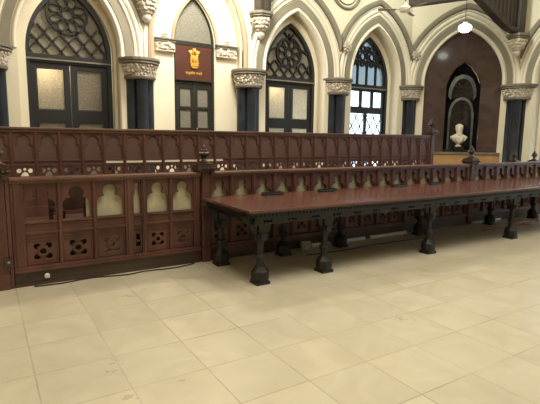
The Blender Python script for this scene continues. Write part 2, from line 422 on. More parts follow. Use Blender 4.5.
clab = ['dark clustered column cut off by the left edge of the photo, beside the first arched doorway',
        'dark clustered column with carved capital between the rosette doorway at left and the emblem doorway',
        'dark clustered column with carved capital just right of the emblem doorway',
        'dark clustered column with carved capital left of the sunlit lattice window',
        'dark clustered column with carved capital just left of the maroon niche wall',
        'dark clustered column with carved capital right of the maroon niche, beyond the bust']
col0 = make_column(clab[0])
col0.location = (COLX[0], YW, 0)
for i in range(1, 5): dup(col0, (COLX[i], YW, 0), (0, 0, 0, 0, -PI / 8)[i], clab[i])
c5 = dup(col0, (*C5, 0), -.36 * PI, clab[5]); c5.scale = (1.18, 1.18, 1)
for dx in (-.235, .235):
    m_ = MB(); m_.lathe([(.105, DZ), (.105, DZ + .1), (.085, DZ + .14), (.085, 2.48), (.10, 2.52)], (dx, .02, 0), 20); m_.build('shaft', 'shaft', c5, True)

def make_corbel(label):
    t = thing('corbel', label, 'corbel', group='carved corbels above the columns')
    m_ = MB(); m_.lathe([(.03, 3.50), (.075, 3.54), (.09, 3.60), (.075, 3.64), (.11, 3.66), (.12, 3.70)], n=16); m_.build('pendant', 'carved', t, True)
    m_ = MB(); carved_ring(m_, .12, .19, 3.70, 3.90, per=16, rows=3); m_.build('carved_band', 'carved', t)
    m_ = MB(); m_.lathe([(.19, 3.895), (.24, 3.93), (.23, 3.95), (.26, 3.97), (.26, 4.02)], n=8, rot=PI / 8); m_.build('abacus', 'abacus', t)
    return t
cb = make_corbel('carved stone corbel over the column left of the emblem doorway'); cb.location = (2.63, YW - .06, 0)
dup(cb, (5.0, YW - .06, 0), 0, 'carved stone corbel carrying a dark post, over the column right of the emblem doorway')
dup(cb, (11.08, 6.58, 0), -.4 * PI, 'carved stone corbel under the brown boarded roof brace at upper right')
def make_boss(label, loc, rz=0):
    t = tag(MB_boss().build('stone_boss', 'carved'), label, 'boss', 'foliage bosses where arch mouldings meet'); t.location = loc; t.rotation_euler = (0, 0, rz)
def MB_boss():
    b = MB(); b.ball((0, -.03, 0), .10, 2, (1, .6, 1))
    for k in range(8):
        a = 2 * PI * k / 8; b.ball((.09 * math.cos(a), -.06, .09 * math.sin(a)), .04, 1)
    for k in range(5):
        a = 2 * PI * k / 5; b.ball((.04 * math.cos(a), -.10, .04 * math.sin(a)), .028, 1)
    return b
make_boss('round foliage boss between two arches, over the column left of the sunlit window', (7.30, YW - .06, 3.60))
make_boss('round foliage boss where arches meet, over the column left of the maroon wall', (9.62, YW - .10, 3.64), -PI / 8)

# timber posts and the boarded brace above the corbels
def post(label, loc):
    m_ = MB(); m_.box(-.13, .13, -.26, .0, 4.021, 6.99, .02); m_.box(-.05, .05, -.31, -.26, 4.021, 6.99, .015)
    o = tag(m_.build('timber_post', 'brace'), label, 'post', 'roof posts standing on corbels'); o.location = loc
post('dark brown timber post rising from the corbel right of the emblem doorway', (5.0, YW + .0, 0))
post('dark brown timber post rising from the corbel left of the emblem doorway', (2.63, YW + .0, 0))
t = thing('roof_brace', 'brown boarded timber roof brace with curved edge above right corbel', 'brace', (11.10, 6.56, 0))
m_ = MB(); m_.box(-.20, .06, -.1, .1, 4.021, 6.9, .015); m_.build('post', 'brace', t)
cur = [(-.24, 4.03), (-.42, 4.05), (-.62, 4.10), (-.92, 4.21), (-1.28, 4.37), (-1.75, 4.56), (-2.3, 4.76), (-3.0, 4.98)]
m_ = MB(); m_.bar([(x, z + .05) for x, z in cur], .10, -.09, .09); m_.build('curved_rib', 'brace', t)
m_ = MB(); m_.plate([(x, z + .05) for x, z in cur] + [(-3.0, 6.6), (-.2, 6.6)], [], -.03, .03)
for k in range(18):
    x = -.3 - k * .15; i = max(j for j in range(len(cur)) if cur[j][0] >= x); m_.box(x - .012, x + .012, -.05, .05, cur[i][1] + .1, 6.6)
m_.build('boarding', 'brace', t)
m_ = MB(); m_.box(-3.1, .06, -.1, .1, 6.6, 6.85, .01); m_.build('beam', 'brace', t)

# ------------------------------------------------------------------ doors with tracery
def inside_arch(x, z, d, R, zs, m):
    if z < zs: return abs(x) < R - d - m
    return (abs(x) + d) ** 2 + (z - zs) ** 2 < (R - m) ** 2
def clip_bars(mb, pts, w_, y0, y1, ok):
    run = []
    for q in pts:
        if ok(*q): run.append(q)
        else:
            if len(run) > 1: mb.bar(run, w_, y0, y1)
            run = []
    if len(run) > 1: mb.bar(run, w_, y0, y1)
def line(a, b, n=30): return [(a[0] + (b[0] - a[0]) * k / n, a[1] + (b[1] - a[1]) * k / n) for k in range(n + 1)]

def frame_part(root, c=0, W=.71):
    f = MB()
    out = arch_poly(0, DD, RD - .004, ZD, DZ); inn = arch_poly(0, DD, RD - .075, ZD, DZ + .02)
    f.plate(out, [arch_poly(0, DD, RD - .085, ZD, 2.86), [(-W + .085, DZ + .02), (W - .085, DZ + .02), (W - .085, 2.72), (-W + .085, 2.72)]], -.06, .06, .006)
    f.build('frame', 'doorpaint', root)
    b = MB(); b.box(-W + .02, W - .02, -.09, -.06, 2.755, 2.785, .006); o = b.build('transom_bead', 'abacus', root); o['label'] = 'pale bead along the transom'
def leaf(root, x0, x1, panes, mats, m='doorpaint'):
    """a leaf with rectangular glazed panes [(z0, z1)]"""
    f = MB(); hs = [[(x0 + .09, a), (x1 - .09, a), (x1 - .09, b), (x0 + .09, b)] for a, b in panes]
    f.plate([(x0, DZ + .02), (x1, DZ + .02), (x1, 2.72), (x0, 2.72)], hs, -.025, .025, .005)
    lf = f.build('door_leaf', m, root)
    for (a, b), g in zip(panes, mats):
        q = MB(); q.box(x0 + .085, x1 - .085, -.004, .004, a - .005, b + .005); q.build('glass_pane', g, lf)
        q = MB(); q.bar([(x0 + .10, a + .01), (x1 - .10, a + .01), (x1 - .10, b - .01), (x0 + .10, b - .01)], .02, -.034, -.024, True); q.build('glazing_bead', m, lf)
    return lf
def rose_tracery(root, cz=3.50):
    y0, y1 = -.03, .03; k_ = MB()
    ok = lambda x, z: inside_arch(x, z, DD, RD, ZD, .085)
    k_.bar(circle(0, cz, .095, 18), .032, y0, y1, True)
    for k in range(8):
        a = 2 * PI * k / 8 + PI / 8
        k_.bar(circle(.205 * math.cos(a), cz + .205 * math.sin(a), .10, 16, .70, a), .032, y0, y1, True)
    ring = circle(0, cz, .325, 40); clip_bars(k_, ring + ring[:1], .036, y0, y1, ok)
    okl = lambda x, z: ok(x, z) and (x * x + (z - cz) ** 2 > .325 ** 2) and z > 2.84 and z < cz - .18 - .1 * max(0, abs(x) - .3)
    P_ = .25
    for k in range(-8, 9):
        clip_bars(k_, line((k * P_ + .02, 2.80), (k * P_ + .62, 3.52), 60), .03, y0, y1, okl)
        clip_bars(k_, line((k * P_ - .02, 2.80), (k * P_ - .62, 3.52), 60), .03, y0, y1, okl)
    for s in (-1, 1):
        clip_bars(k_, [(s * (.325 + .36 * math.sin(t * .1)), cz + .10 - .28 * (1 - math.cos(t * .1)) - t * .012) for t in range(16)], .034, y0, y1, ok)
        clip_bars(k_, line((0, cz + .29), (s * .25, cz + .56), 20), .03, y0, y1, ok)
    k_.bar([(0, cz + .29), (0, cz + .42)], .03, y0, y1)
    k_.build('tracery', 'tracery', root)
    g = MB(); g.plate(arch_poly(0, DD, RD - .07, ZD, 2.85), [], .034, .042); g.build('glass_pane', 'frost_grey', root)
def lancet_tracery(root):
    k_ = MB(); y0, y1 = -.03, .03
    ok = lambda x, z: inside_arch(x, z, DD, RD, ZD, .07)
    P_ = .31
    for s in range(-2, 3):
        clip_bars(k_, line((s * P_, 2.86), (s * P_, 3.75), 30), .035, y0, y1, ok)
    for s in (-1.5, -.5, .5, 1.5):
        c = s * P_
        for sg in (-1, 1):
            clip_bars(k_, [(c + sg * P_ / 2 * math.cos(t * PI / 20), 3.22 + .24 * math.sin(t * PI / 20)) for t in range(11)], .03, y0, y1, ok)
        rr = circle(c, 3.55, .085, 16); clip_bars(k_, rr + rr[:1], .03, y0, y1, ok)
        rr = circle(c, 3.36, .05, 12); clip_bars(k_, rr + rr[:1], .03, y0, y1, ok)
    for c in (-.155, 0, .155):
        rr = circle(c, 3.74, .06, 12); clip_bars(k_, rr + rr[:1], .03, y0, y1, ok)
    clip_bars(k_, line((-.5, 3.44), (.5, 3.44), 20), .03, y0, y1, ok); clip_bars(k_, line((-.4, 3.66), (.4, 3.66), 20), .03, y0, y1, ok)
    k_.build('tracery', 'tracery', root)
    g = MB(); g.plate(arch_poly(0, DD, RD - .07, ZD, 2.85), [], .034, .042); g.build('glass_pane', 'hazy', root)
def handle(root, x):
    h = MB(); h.tube([(x, -.03, 1.45), (x, -.07, 1.45), (x, -.07, 1.57), (x, -.03, 1.57)], .008); h.build('door_handle', 'gold', root)

def rose_door(name, c, gl, cz):
    r = struct(empty(name, (c, 8.90, 0)))
    frame_part(r); rose_tracery(r, cz)
    p = [(.62, 1.72), (1.93, 2.63)]
    handle(leaf(r, -.632, -.005, p, gl[0]), -.05); leaf(r, .005, .632, p, gl[1])
rose_door('door_1', 1.385, (('frost_dim', 'frost'), ('frost_dim', 'frost_dim')), 3.56)
rose_door('door_3', 6.02, (('frost', 'frost'), ('frost', 'frost')), 3.40)
def lattice_window(name, loc, rz):
    r = struct(empty(name, loc, rz))
    frame_part(r); lancet_tracery(r)
    f = MB(); W = .632; hs = []
    xs = [-.57 + k * .39 for k in range(4)]
    for k in range(3): hs.append([(xs[k] + .045, 2.31), (xs[k + 1] - .045, 2.31), (xs[k + 1] - .045, 2.69), (xs[k] + .045, 2.69)])
    for s in (-1, 1):
        a, b = sorted((s * .04, s * .575)); hs.append([(a, .62), (b, .62), (b, 2.14), (a, 2.14)])
    f.plate([(-W, DZ + .02), (W, DZ + .02), (W, 2.72), (-W, 2.72)], hs, -.025, .025, .004)
    lf = f.build('sash', 'doorpaint', r)
    for k, h in enumerate(hs):
        q = MB(); q.box(h[0][0], h[1][0], -.004, .004, h[0][1], h[2][1]); q.build('glass_pane', 'clear', lf)
    q = MB()
    for s in (-1, 1):
        a, b = sorted((s * .04, s * .575)); mid = (a + b) / 2
        ok = lambda x, z: a <= x <= b and .62 <= z <= 2.14
        for k in range(-12, 14):
            z0 = .72 + k * .44
            clip_bars(q, line((a, z0), (b, z0 + .88), 40), .020, -.012, .012, ok)
            clip_bars(q, line((b, z0), (a, z0 + .88), 40), .020, -.012, .012, ok)
    q.build('lattice_bars', 'doorpaint', r)
lattice_window('window_1', (8.42, 8.90, 0), 0)
for k in range(5): lattice_window('window_%d' % (k + 2), (11.81, 6.65 - 1.2 - 2.4 * k, 0), -PI / 2)

# central narrow door: tympanum, maroon board with the gold emblem, glazed leaves
r = struct(empty('door_2', (3.69, 8.86, 0)))
f = MB(); f.plate(arch_poly(0, .70, 1.137, 3.30, DZ), [arch_poly(0, .70, 1.09, 3.36, 3.36), [(-.37, DZ + .02), (.37, DZ + .02), (.37, 2.56), (-.37, 2.56)]], -.04, .04, .004); f.build('frame', 'doorpaint_green', r)
g = MB(); g.plate(arch_poly(0, .70, 1.11, 3.34, 3.34), [], .01, .02); g.build('glass_pane', 'frost_grey', r)
for s in (-1, 1):
    a, b = sorted((s * .004, s * .368)); 
    f = MB(); ps = [(.62, 1.15), (1.22, 1.62), (1.68, 2.04), (2.10, 2.46)]
    f.plate([(a, DZ + .02), (b, DZ + .02), (b, 2.555), (a, 2.555)], [[(a + .07, z0), (b - .07, z0), (b - .07, z1), (a + .07, z1)] for z0, z1 in ps], -.03, .02, .004)
    lf = f.build('door_leaf', 'doorpaint_green', r)
    for z0, z1 in ps: q = MB(); q.box(a + .065, b - .065, -.004, .004, z0 - .005, z1 + .005); q.build('glass_pane', 'frost_grey', lf)
h = MB(); h.ball((.05, -.05, 1.66), .018, 2); h.tube([(.05, -.03, 1.66), (.05, -.05, 1.66)], .008); h.build('door_handle', 'gold', r)
bd = thing('emblem_board', 'maroon board with gold lion emblem above the narrow central door', 'sign', (3.665, 8.80, 2.60))
q = MB(); q.box(-.385, .385, -.02, .02, 0, .68, .004); q.build('board', 'maroon_board', bd)
q = MB(); q.bar([(-.388, .005), (.388, .005), (.388, .682), (-.388, .682)], .02, -.03, .0, True); q.build('board_frame', 'doorpaint_green', bd)
e = MB(); ey = -.03
def blob(x, z, r_, sx=1, sz=1, y=ey, sy=.5): e.ball((x, y, z), r_, 2, (sx, sy, sz))
e.box(-.085, .085, -.05, -.02, .215, .255, .006); e.box(-.10, .10, -.055, -.02, .25, .262, .003); e.box(-.095, .095, -.055, -.02, .207, .218, .003)
blob(0, .236, .017, y=-.05)
blob(-.06, .236, .013, 1.6, .8, y=-.05); blob(.06, .236, .013, 1.6, .8, y=-.05)
e.plate([(-.085, .205), (-.065, .18), (0, .172), (.065, .18), (.085, .205)], [], -.045, -.02, .003)
# central lion
blob(0, .335, .05, .85, 1.5); blob(0, .42, .052, 1, 1.05, y=-.045); blob(0, .435, .034, 1, .9, y=-.07); blob(0, .42, .018, y=-.09)
blob(-.022, .30, .017, .8, 2.4, y=-.06); blob(.022, .30, .017, .8, 2.4, y=-.06)
for s in (-1, 1):
    blob(s * .06, .33, .04, .8, 1.8); blob(s * .072, .405, .043, .95, 1.1); blob(s * .105, .42, .024, 1.1, .9); blob(s * .082, .29, .016, .8, 2.3)
    blob(s * .028, .468, .012)
o = e.build('emblem', 'gold', bd, True); o.location = (.01, 0, .02); o.scale = (.93, 1, 1.27)
try:
    tc_ = bpy.data.curves.new('t', 'FONT'); tc_.body = '\u0938\u0924\u094d\u092f\u092e\u0947\u0935 \u091c\u092f\u0924\u0947'; tc_.size = .068; tc_.align_x = 'CENTER'; tc_.extrude = .003; tc_.offset = .0015
    to = bpy.data.objects.new('t', tc_); me = bpy.data.meshes.new_from_object(to)
    b = bmesh.new(); b.from_mesh(me); q = MB(); q.merge(b, Matrix.Translation((0, -.024, .125)) @ Matrix.Rotation(PI / 2, 4, 'X')); q.build('motto_lettering', 'gold', bd)
    bpy.data.objects.remove(to)
except Exception as ex: print('text', ex)

# sub capitals on the central piers
def pier_capital(label, x0, x1):
    t = thing('pier_capital', label, 'capital', ((x0 + x1) / 2, 8.76, 3.10), group='flat carved capitals beside the emblem doorway'); W = (x1 - x0) / 2
    q = MB(); q.box(-W, W, -.07, 0, .02, .17)
    for i in range(34):
        q.ball((random.uniform(-W + .02, W - .02), -.07 - random.uniform(0, .02), random.uniform(.04, .16)), random.uniform(.018, .04), 1, (random.uniform(.6, 1.4), .7, random.uniform(.6, 1.3)))
    q.build('carved_band', 'carved', t)
    q = MB(); q.box(-W - .01, W + .01, -.10, 0, .17, .215, .01); q.box(-W - .02, W + .02, -.12, 0, .21, .24, .008); q.build('abacus', 'abacus', t)
    q = MB(); q.box(-W, W, -.085, 0, 0, .02, .004); q.build('necking', 'carved', t)
    q = MB(); q.lathe([(.05, .24), (.06, .27), (.03, .30)], (0, -.06, 0), 10)
    for k in range(7): q.ball((.04 * math.cos(k * .9), -.06 + .04 * math.sin(k * .9), .31), .024, 1)
    q.build('knob', 'carved', t)
pier_capital('flat carved pier capital left of the emblem board', 2.87, 3.25)
pier_capital('flat carved pier capital right of the emblem board', 4.13, 4.58)

# ------------------------------------------------------------------ benches
def opening(c, hw, zb, zt, nw_):
    """bottle shaped opening: wide foot, cusped shoulders, round head"""
    H_ = zt - zb; pts = []
    z1 = zb + H_ * .44; z2 = zb + H_ * .64; r = nw_ * 1.1
    side = [(hw, zb), (hw, z1)]
    for k in range(1, 6):
        t = k / 5 * PI / 2; side.append((nw_ + (hw - nw_) * math.cos(t), z1 + (z2 - z1) * math.sin(t) ** 1))
    side.append((nw_ * .82, z2 + .012))
    zc = zt - r
    for k in range(0, 7):
        t = -.5 + (PI / 2 + .5) * k / 6; side.append((r * math.cos(t), zc + r * math.sin(t)))
    return [(c + x, z) for x, z in side] + [(c - x, z) for x, z in reversed(side[:-1])]
def petals(c, zc, s):
    """pierced quatrefoil: four slanting petals round a circle"""
    hs = []
    for k in range(4):
        a = PI / 4 + k * PI / 2 
        p = []
        for j in range(14):
            t = 2 * PI * j / 14; u = s * .30 * math.cos(t); v = s * .17 * math.sin(t)
            bend = -.9 * u * u / (s * .5)
            rr = s * .66 + v + bend; aa = a + u / (s * .66) * .95
            p.append((c + rr * math.cos(aa), zc + rr * math.sin(aa)))
        hs.append(p)
    hs.append([(c + s * .22 * math.cos(2 * PI * j / 12), zc + s * .22 * math.sin(2 * PI * j / 12)) for j in range(12)])
    return hs
FY = 5.014
def bench_panel(root, c, hw, ow, nk):
    q = MB(); q.plate([(c - hw, .565), (c + hw, .565), (c + hw, 1.03), (c - hw, 1.03)], [opening(c, ow, .648, .985, nk)], .02, .055, .004)
    q.box(c - hw, c + hw, .0, .055, .625, .643, .004); q.box(c - hw, c + hw, .01, .055, .60, .615, .004); q.box(c - hw, c + hw, -.005, .055, .52, .545, .005); q.box(c - hw, c + hw, .02, .055, .47, .565)
    q.build('panel', 'wood', root)
    q = MB()
    s = min(hw - .012, .14)
    q.plate([(c - hw, .20), (c + hw, .20), (c + hw, .47), (c - hw, .47)], petals(c, .335, s * .95) if hw > .1 else [[(c - .025, .26), (c + .025, .28), (c + .03, .32), (c - .02, .33)], [(c - .025, .35), (c + .03, .34), (c + .02, .41), (c - .02, .42)]], .03, .055, .004)
    if hw > .1:
        q.bar(circle(c, .335, s * .30, 14), .016, .016, .03, True)
    q.bar([(c - hw + .012, .212), (c + hw - .012, .212), (c + hw - .012, .458), (c - hw + .012, .458)], .016, .018, .032, True)
    q.build('pierced_panel', 'wood', root)
def stile(root, x, w_=.03):
    q = MB(); q.box(x - w_, x + w_, .0, .06, .20, 1.03, .006); q.box(x - w_ * .5, x + w_ * .5, -.012, .01, .20, 1.03, .005); q.build('stile', 'wood', root)
def bench_section(label, x0, x1, centers, hws, cream, plinth_d=True):
    t = thing('court_bench', label, 'bench', (0, FY, 0), group='panelled front bench')
    for c, (hw, ow, nk) in zip(centers, hws): bench_panel(t, c, hw, ow, nk)
    ed = [x0]
    for i in range(len(centers) - 1): ed.append((centers[i] + hws[i][0] + centers[i + 1] - hws[i + 1][0]) / 2)
    ed.append(x1)
    for i, x in enumerate(ed):
        if i == 0:
            wd = (centers[0] - hws[0][0]) - x0; stile(t, x0 + wd / 2, max(.01, wd / 2))
        elif i == len(ed) - 1:
            wd = x1 - (centers[-1] + hws[-1][0]); stile(t, x1 - wd / 2, max(.01, wd / 2))
        else:
            gap = (centers[i] - hws[i][0]) - (centers[i - 1] + hws[i - 1][0]); stile(t, x, gap / 2)
    q = MB(); q.box(x0, x1, -.035, .14, 1.055, 1.085, .01); q.box(x0, x1, -.015, .10, 1.03, 1.056, .006); q.build('top_rail', 'wood_rail', t)
    q = MB(); q.box(x0, x1, -.02, .06, .17, .20, .006); q.box(x0, x1, -.03, .06, .145, .171, .006); q.build('base_moulding', 'wood', t)
    q = MB(); q.box(x0, x1, .0, .06, .0, .146, .004); q.box(x0, x1, -.012, .0, .0, .03, .003); q.build('plinth', 'plinth', t)
    q = MB()
    for a, b, z0, z1 in cream: q.box(a, b, .075, .085, z0, z1)
    o = q.build('backing_cloth', 'clothpanel', t); o['label'] = 'cream cloth behind the openings'
    q = MB(); q.box(x0, x1, .11, .13, .0, .56); q.build('rear_board', 'plinth', t)
    return t
S = (.150, .136, .068)
c1 = [.455, .79, 1.128, 1.415, 1.645, 1.947]; h1 = [S, S, S, (.045, .038, .028), (.130, .118, .060), (.130, .118, .060)]
bench_section('left run of the front bench with five wide openings and one narrow', .19, 2.16, c1, h1,
              [(.80 + .09, 2.13, .60, 1.01), (.98, 1.27, .2, .48), (1.82, 2.07, .2, .48)])
c2 = [2.424 + .3115 * i for i in range(16)]; h2 = [(.132, .115, .050)] * 16
bench_section('long middle run of the front bench behind the table', 2.285, 7.295, c2, h2, [(2.31, 7.26, .60, 1.01)])
c3 = [7.615 + .334 * i for i in range(9)]
bench_section('far right run of the front bench beyond the second post', 7.425, 10.5, c3, [(.142, .118, .050)] * 9, [(7.46, 10.49, .60, 1.01)])

def make_post(label, loc, zb=1.087, name='bench_post', ht=0, wood='wood'):
    t = thing(name, label, 'post', loc, group='bench posts with carved finials')
    q = MB(); q.box(-.048, .048, -.03, .13, 0, zb, .01); q.box(-.053, .053, -.04, .14, 0, .15, .008); q.build('shaft', wood, t)
    q = MB(); q.box(-.10, .10, -.07, .13, zb, zb + .03, .008); q.box(-.115, .115, -.085, .145, zb + .03, zb + .055, .008); q.box(-.10, .10, -.07, .13, zb + .055, zb + .085, .006); q.box(-.08, .08, -.05, .11, zb + .085, zb + .105, .006)
    for k in range(5):
        q.ball((-.08 + .04 * k, -.085, zb + .042), .018, 1)
    q.build('cap', 'finial', t)
    f = MB(); c = (0, .03, zb + .10)
    f.lathe([(.06, 0), (.065, .015), (.03, .04), (.024, .06), (.045, .075), (.03, .09), (.025, .10)], c, 12)
    for k in range(8):
        a = 2 * PI * k / 8; f.ball((.045 * math.cos(a), .03 + .045 * math.sin(a), zb + .215), .024, 1, (1, 1, 1.2))
    for k in range(5):
        a = 2 * PI * k / 5 + .3; f.ball((.028 * math.cos(a), .03 + .028 * math.sin(a), zb + .25), .022, 1, (1, 1, 1.3))
    f.ball((0, .03, zb + .23), .04, 2); f.ball((0, .03, zb + .285), .022, 2, (1, 1, 1.5))
    f.build('finial', 'finial', t, True)
    return t
p0 = make_post('dark front bench post with carved finial, right of the table\'s left end', (2.222, FY, 0))
dup(p0, (7.36, FY, 0), 0, 'front bench post with finial standing before the bust')
p2 = make_post('dark end post with finial at the left edge of the photo', (.10, FY, 0), 1.11)
q = MB(); q.box(-.14, -.055, -.03, .13, 0, 1.1, .01); q.box(.052, .085, -.02, .1, 0, 1.06, .005); q.build('side_board', 'wood', p2)

# back bench on the dais
BY = 6.30; BP = .2665
bk = thing('panelled_bench', 'tall panelled rear bench with pierced band on the dais', 'bench', (0, BY, 0))
nb = 28; bx0 = .42 - BP / 2
protoP = protoT = protoS = None
def trefoil(c, hw, zb, zt):
    side = [(hw, zb), (hw, zt - .135), (hw * .62, zt - .105), (hw * .70, zt - .09), (hw * .74, zt - .06), (hw * .66, zt - .03), (hw * .42, zt - .02), (hw * .22, zt)]
    return [(c + x, z) for x, z in side] + [(c - x, z) for x, z in reversed(side)]
q = MB(); hw = BP / 2 - .022
q.plate([(-hw, 1.185), (hw, 1.185), (hw, 1.53), (-hw, 1.53)], [trefoil(0, hw - .012, 1.20, 1.50)], .0, .03, .004)
q.plate([(-hw, .96), (hw, .96), (hw, 1.115), (-hw, 1.115)], [[(-.045, .995), (.045, .995), (.03, 1.035), (.0, 1.05), (-.03, 1.035)], circle(-.062, 1.062, .028, 10), circle(.062, 1.062, .028, 10), circle(0, 1.080, .018, 8)], .0, .03, .003)
q.box(-hw, hw, -.012, .03, 1.172, 1.192, .004); q.box(-hw, hw, -.004, .03, 1.125, 1.141, .003); q.box(-hw, hw, -.01, .03, .94, .96, .004)
q.box(-hw, hw, -.008, .03, 1.113, 1.125, .003)
protoP = q.build('panel', 'wood_back', bk)
q = MB(); q.box(-hw, hw, .022, .034, 1.185, 1.53); protoI = q.build('infill_board', 'wood_infill', protoP)
q = MB(); q.box(-.022, .022, -.012, .04, .5, 1.54, .005); q.box(-.009, .009, -.024, -.01, .94, 1.54, .003); protoS = q.build('stile', 'wood_back', bk)
cs = [.42 + BP * i for i in range(-2, nb)]
for i, c in enumerate(cs):
    a = protoP if i == 0 else copy_tree(protoP); a.parent = bk; a.location = (c, 0, 0)
    b = protoS if i == 0 else copy_tree(protoS); b.parent = bk; b.location = (c + BP / 2, 0, 0)
xe = cs[-1] + BP / 2; xs_ = cs[0] - BP / 2
q = MB(); q.box(xs_, xe, -.05, .12, 1.56, 1.59, .01); q.box(xs_, xe, -.03, .08, 1.53, 1.561, .006); q.build('top_rail', 'wood_rail', bk)
q = MB(); q.box(xs_, xe, .0, .04, .50, .945); q.box(xs_, xe, -.02, .04, .5, .62, .005); q.build('lower_board', 'wood_back', bk)
q = MB(); q.box(xs_, 1.345, .004, .02, 1.142, 1.173); q.box(3.09, xe, .004, .02, 1.142, 1.173); q.build('slot_strip', 'wood_back', bk)
q = MB(); q.box(1.35, 3.085, -.004, .02, 1.142, 1.173); o = q.build('slot_strip', 'creamlight', bk); o['label'] = 'pale strip behind the slot'
pE = make_post('rear bench end post with small finial before the maroon wall', (xe + .098, BY, .5), 1.10, wood='wood_back')
pR = make_post( 'bench post with finial in front of the column right of the bust', (10.28, 5.92, 0), .95)
dup(pR, (11.12, 5.92, 0), 0, 'bench post with dark finial at the right edge of the photo')
# ------------------------------------------------------------------ the long table
TZ = .80; TX0, TX1, TY0, TY1 = 2.13, 9.3, 3.77, 4.93
tb = thing('conference_table', 'very long dark table with polished red-brown top and carved black legs', 'table', (0, 0, 0))
q = MB(); q.box(TX0, TX1, TY0, TY1, TZ - .03, TZ, .008); q.build('tabletop', 'tabletop', tb)
q = MB()
q.box(TX0 + .02, TX1 - .02, TY0 + .02, TY1 - .02, TZ - .05, TZ - .03, .005); q.box(TX0 + .05, TX1 - .05, TY0 + .05, TY1 - .05, TZ - .085, TZ - .05, .008)
n = 150
for k in range(n):
    x = TX0 + .05 + (TX1 - TX0 - .1) * (k + .5) / n; q.box(x - .014, x + .014, TY0 + .035, TY0 + .05, TZ - .078, TZ - .052)
for k in range(24):
    y = TY0 + .06 + (TY1 - TY0 - .12) * (k + .5) / 24; q.box(TX0 + .035, TX0 + .05, y - .014, y + .014, TZ - .078, TZ - .052)
q.build('edge_moulding', 'ebony', tb)
def frieze(mb, a, b):
    L_ = b - a; nn = max(1, round(L_ / .30)); hs = []
    st = L_ / nn
    for k in range(nn):
        c = a + st * (k + .5)
        hs += [circle(c + u, .665, .014, 10) for u in (-.04, 0, .04)]
    low = []
    for k in range(nn * 2 + 1): low.append((a + L_ * k / (nn * 2), .622 if k % 2 == 0 else .636))
    return low, hs
q = MB(); low, hs = frieze(q, TX0 + .12, TX1 - .12)
q.plate(low + [(TX1 - .12, .72), (TX0 + .12, .72)], hs, TY0 + .10, TY0 + .135, .004)
q.box(TX0 + .12, TX1 - .12, TY0 + .085, TY0 + .14, .69, .716, .006)
q.build('apron', 'ebony', tb)
q = MB(); q.plate(low + [(TX1 - .12, .72), (TX0 + .12, .72)], hs, TY1 - .135, TY1 - .10, .004); q.build('apron', 'ebony', tb)
for x in (TX0 + .10, TX1 - .135):
    q = MB(); low, hs = frieze(q, -(TY1 - .11), -(TY0 + .11))
    q.plate(low + [(-(TY0 + .11), .72), (-(TY1 - .11), .72)], hs, 0, .035, .004, T=Matrix.Translation((x + .035, 0, 0)) @ Matrix.Rotation(-PI / 2, 4, 'Z')  @ Matrix.Identity(4))
    q.build('apron', 'ebony', tb)
# leg
q = MB(); R8 = PI / 8
q.box(-.08, .08, -.08, .08, .0, .035, .008)
q.lathe([(.084, .03), (.094, .05), (.094, .135), (.08, .15), (.055, .18), (.045, .20)], n=8, rot=R8)
q.lathe([(.040, .19), (.042, .24), (.050, .265), (.062, .285), (.062, .30), (.040, .315), (.034, .33), (.034, .43), (.046, .445), (.046, .46)], n=8, rot=R8)
q.box(-.052, .052, -.052, .052, .455, .53, .012); q.box(-.042, .042, -.042, .042, .52, .716)
for s in (-1, 1):
    q.plate([(s * .05, .47), (s * .05, .715), (s * .22, .715), (s * .19, .66), (s * .12, .63), (s * .10, .56), (s * .07, .53)], [], -.025, .025, .004)
    q.box(*sorted((s * .06, s * .072)), -.03, .03, .47, .54, .003); 
    q.box(-.03, .03, *sorted((s * .06, s * .072)), .47, .54, .003)
leg0 = q.build('leg', 'ebony', tb)
lg = [(2.36, 3.95), (3.21, 3.96), (4.97, 3.95), (6.88, 3.94), (8.95, 3.95), (2.32, 4.79), (3.22, 4.80), (4.18, 4.80), (5.80, 4.80), (7.68, 4.80), (9.1, 4.80)]
for i, (x, y) in enumerate(lg):
    o = leg0 if i == 0 else leg0.copy()
    if i: C.objects.link(o); o.parent = tb
    o.location = (x, y, 0)

# slim dark trays on the table
trays = [(3.00, 4.735, 'slim dark tray on the table, nearest its left end'), (3.87, 4.74, 'slim dark tray on the table, second from its left end'),
         (5.23, 4.74, 'slim dark tray on the table, third from its left end'), (6.06, 4.74, 'slim dark tray on the table, farthest from its left end')]
for i, (x, y, lb) in enumerate(trays):
    if i == 0:
        t0 = thing('desk_tray', lb, 'tray', (x, y, TZ), 0, 'slim trays on the table')
        q = MB(); q.box(-.145, .145, -.04, .04, 0, .018, .005); q.build('base', 'tray', t0)
        q = MB(); q.bar([(-.14, -.036), (.14, -.036), (.14, .036), (-.14, .036)], .012, 0, .01, True)
        q.bm.transform(Matrix.Translation((0, 0, .027)) @ Matrix.Rotation(PI / 2, 4, 'X')); q.build('rim', 'tray', t0)
    else: dup(t0, (x, y, TZ), 0, lb)

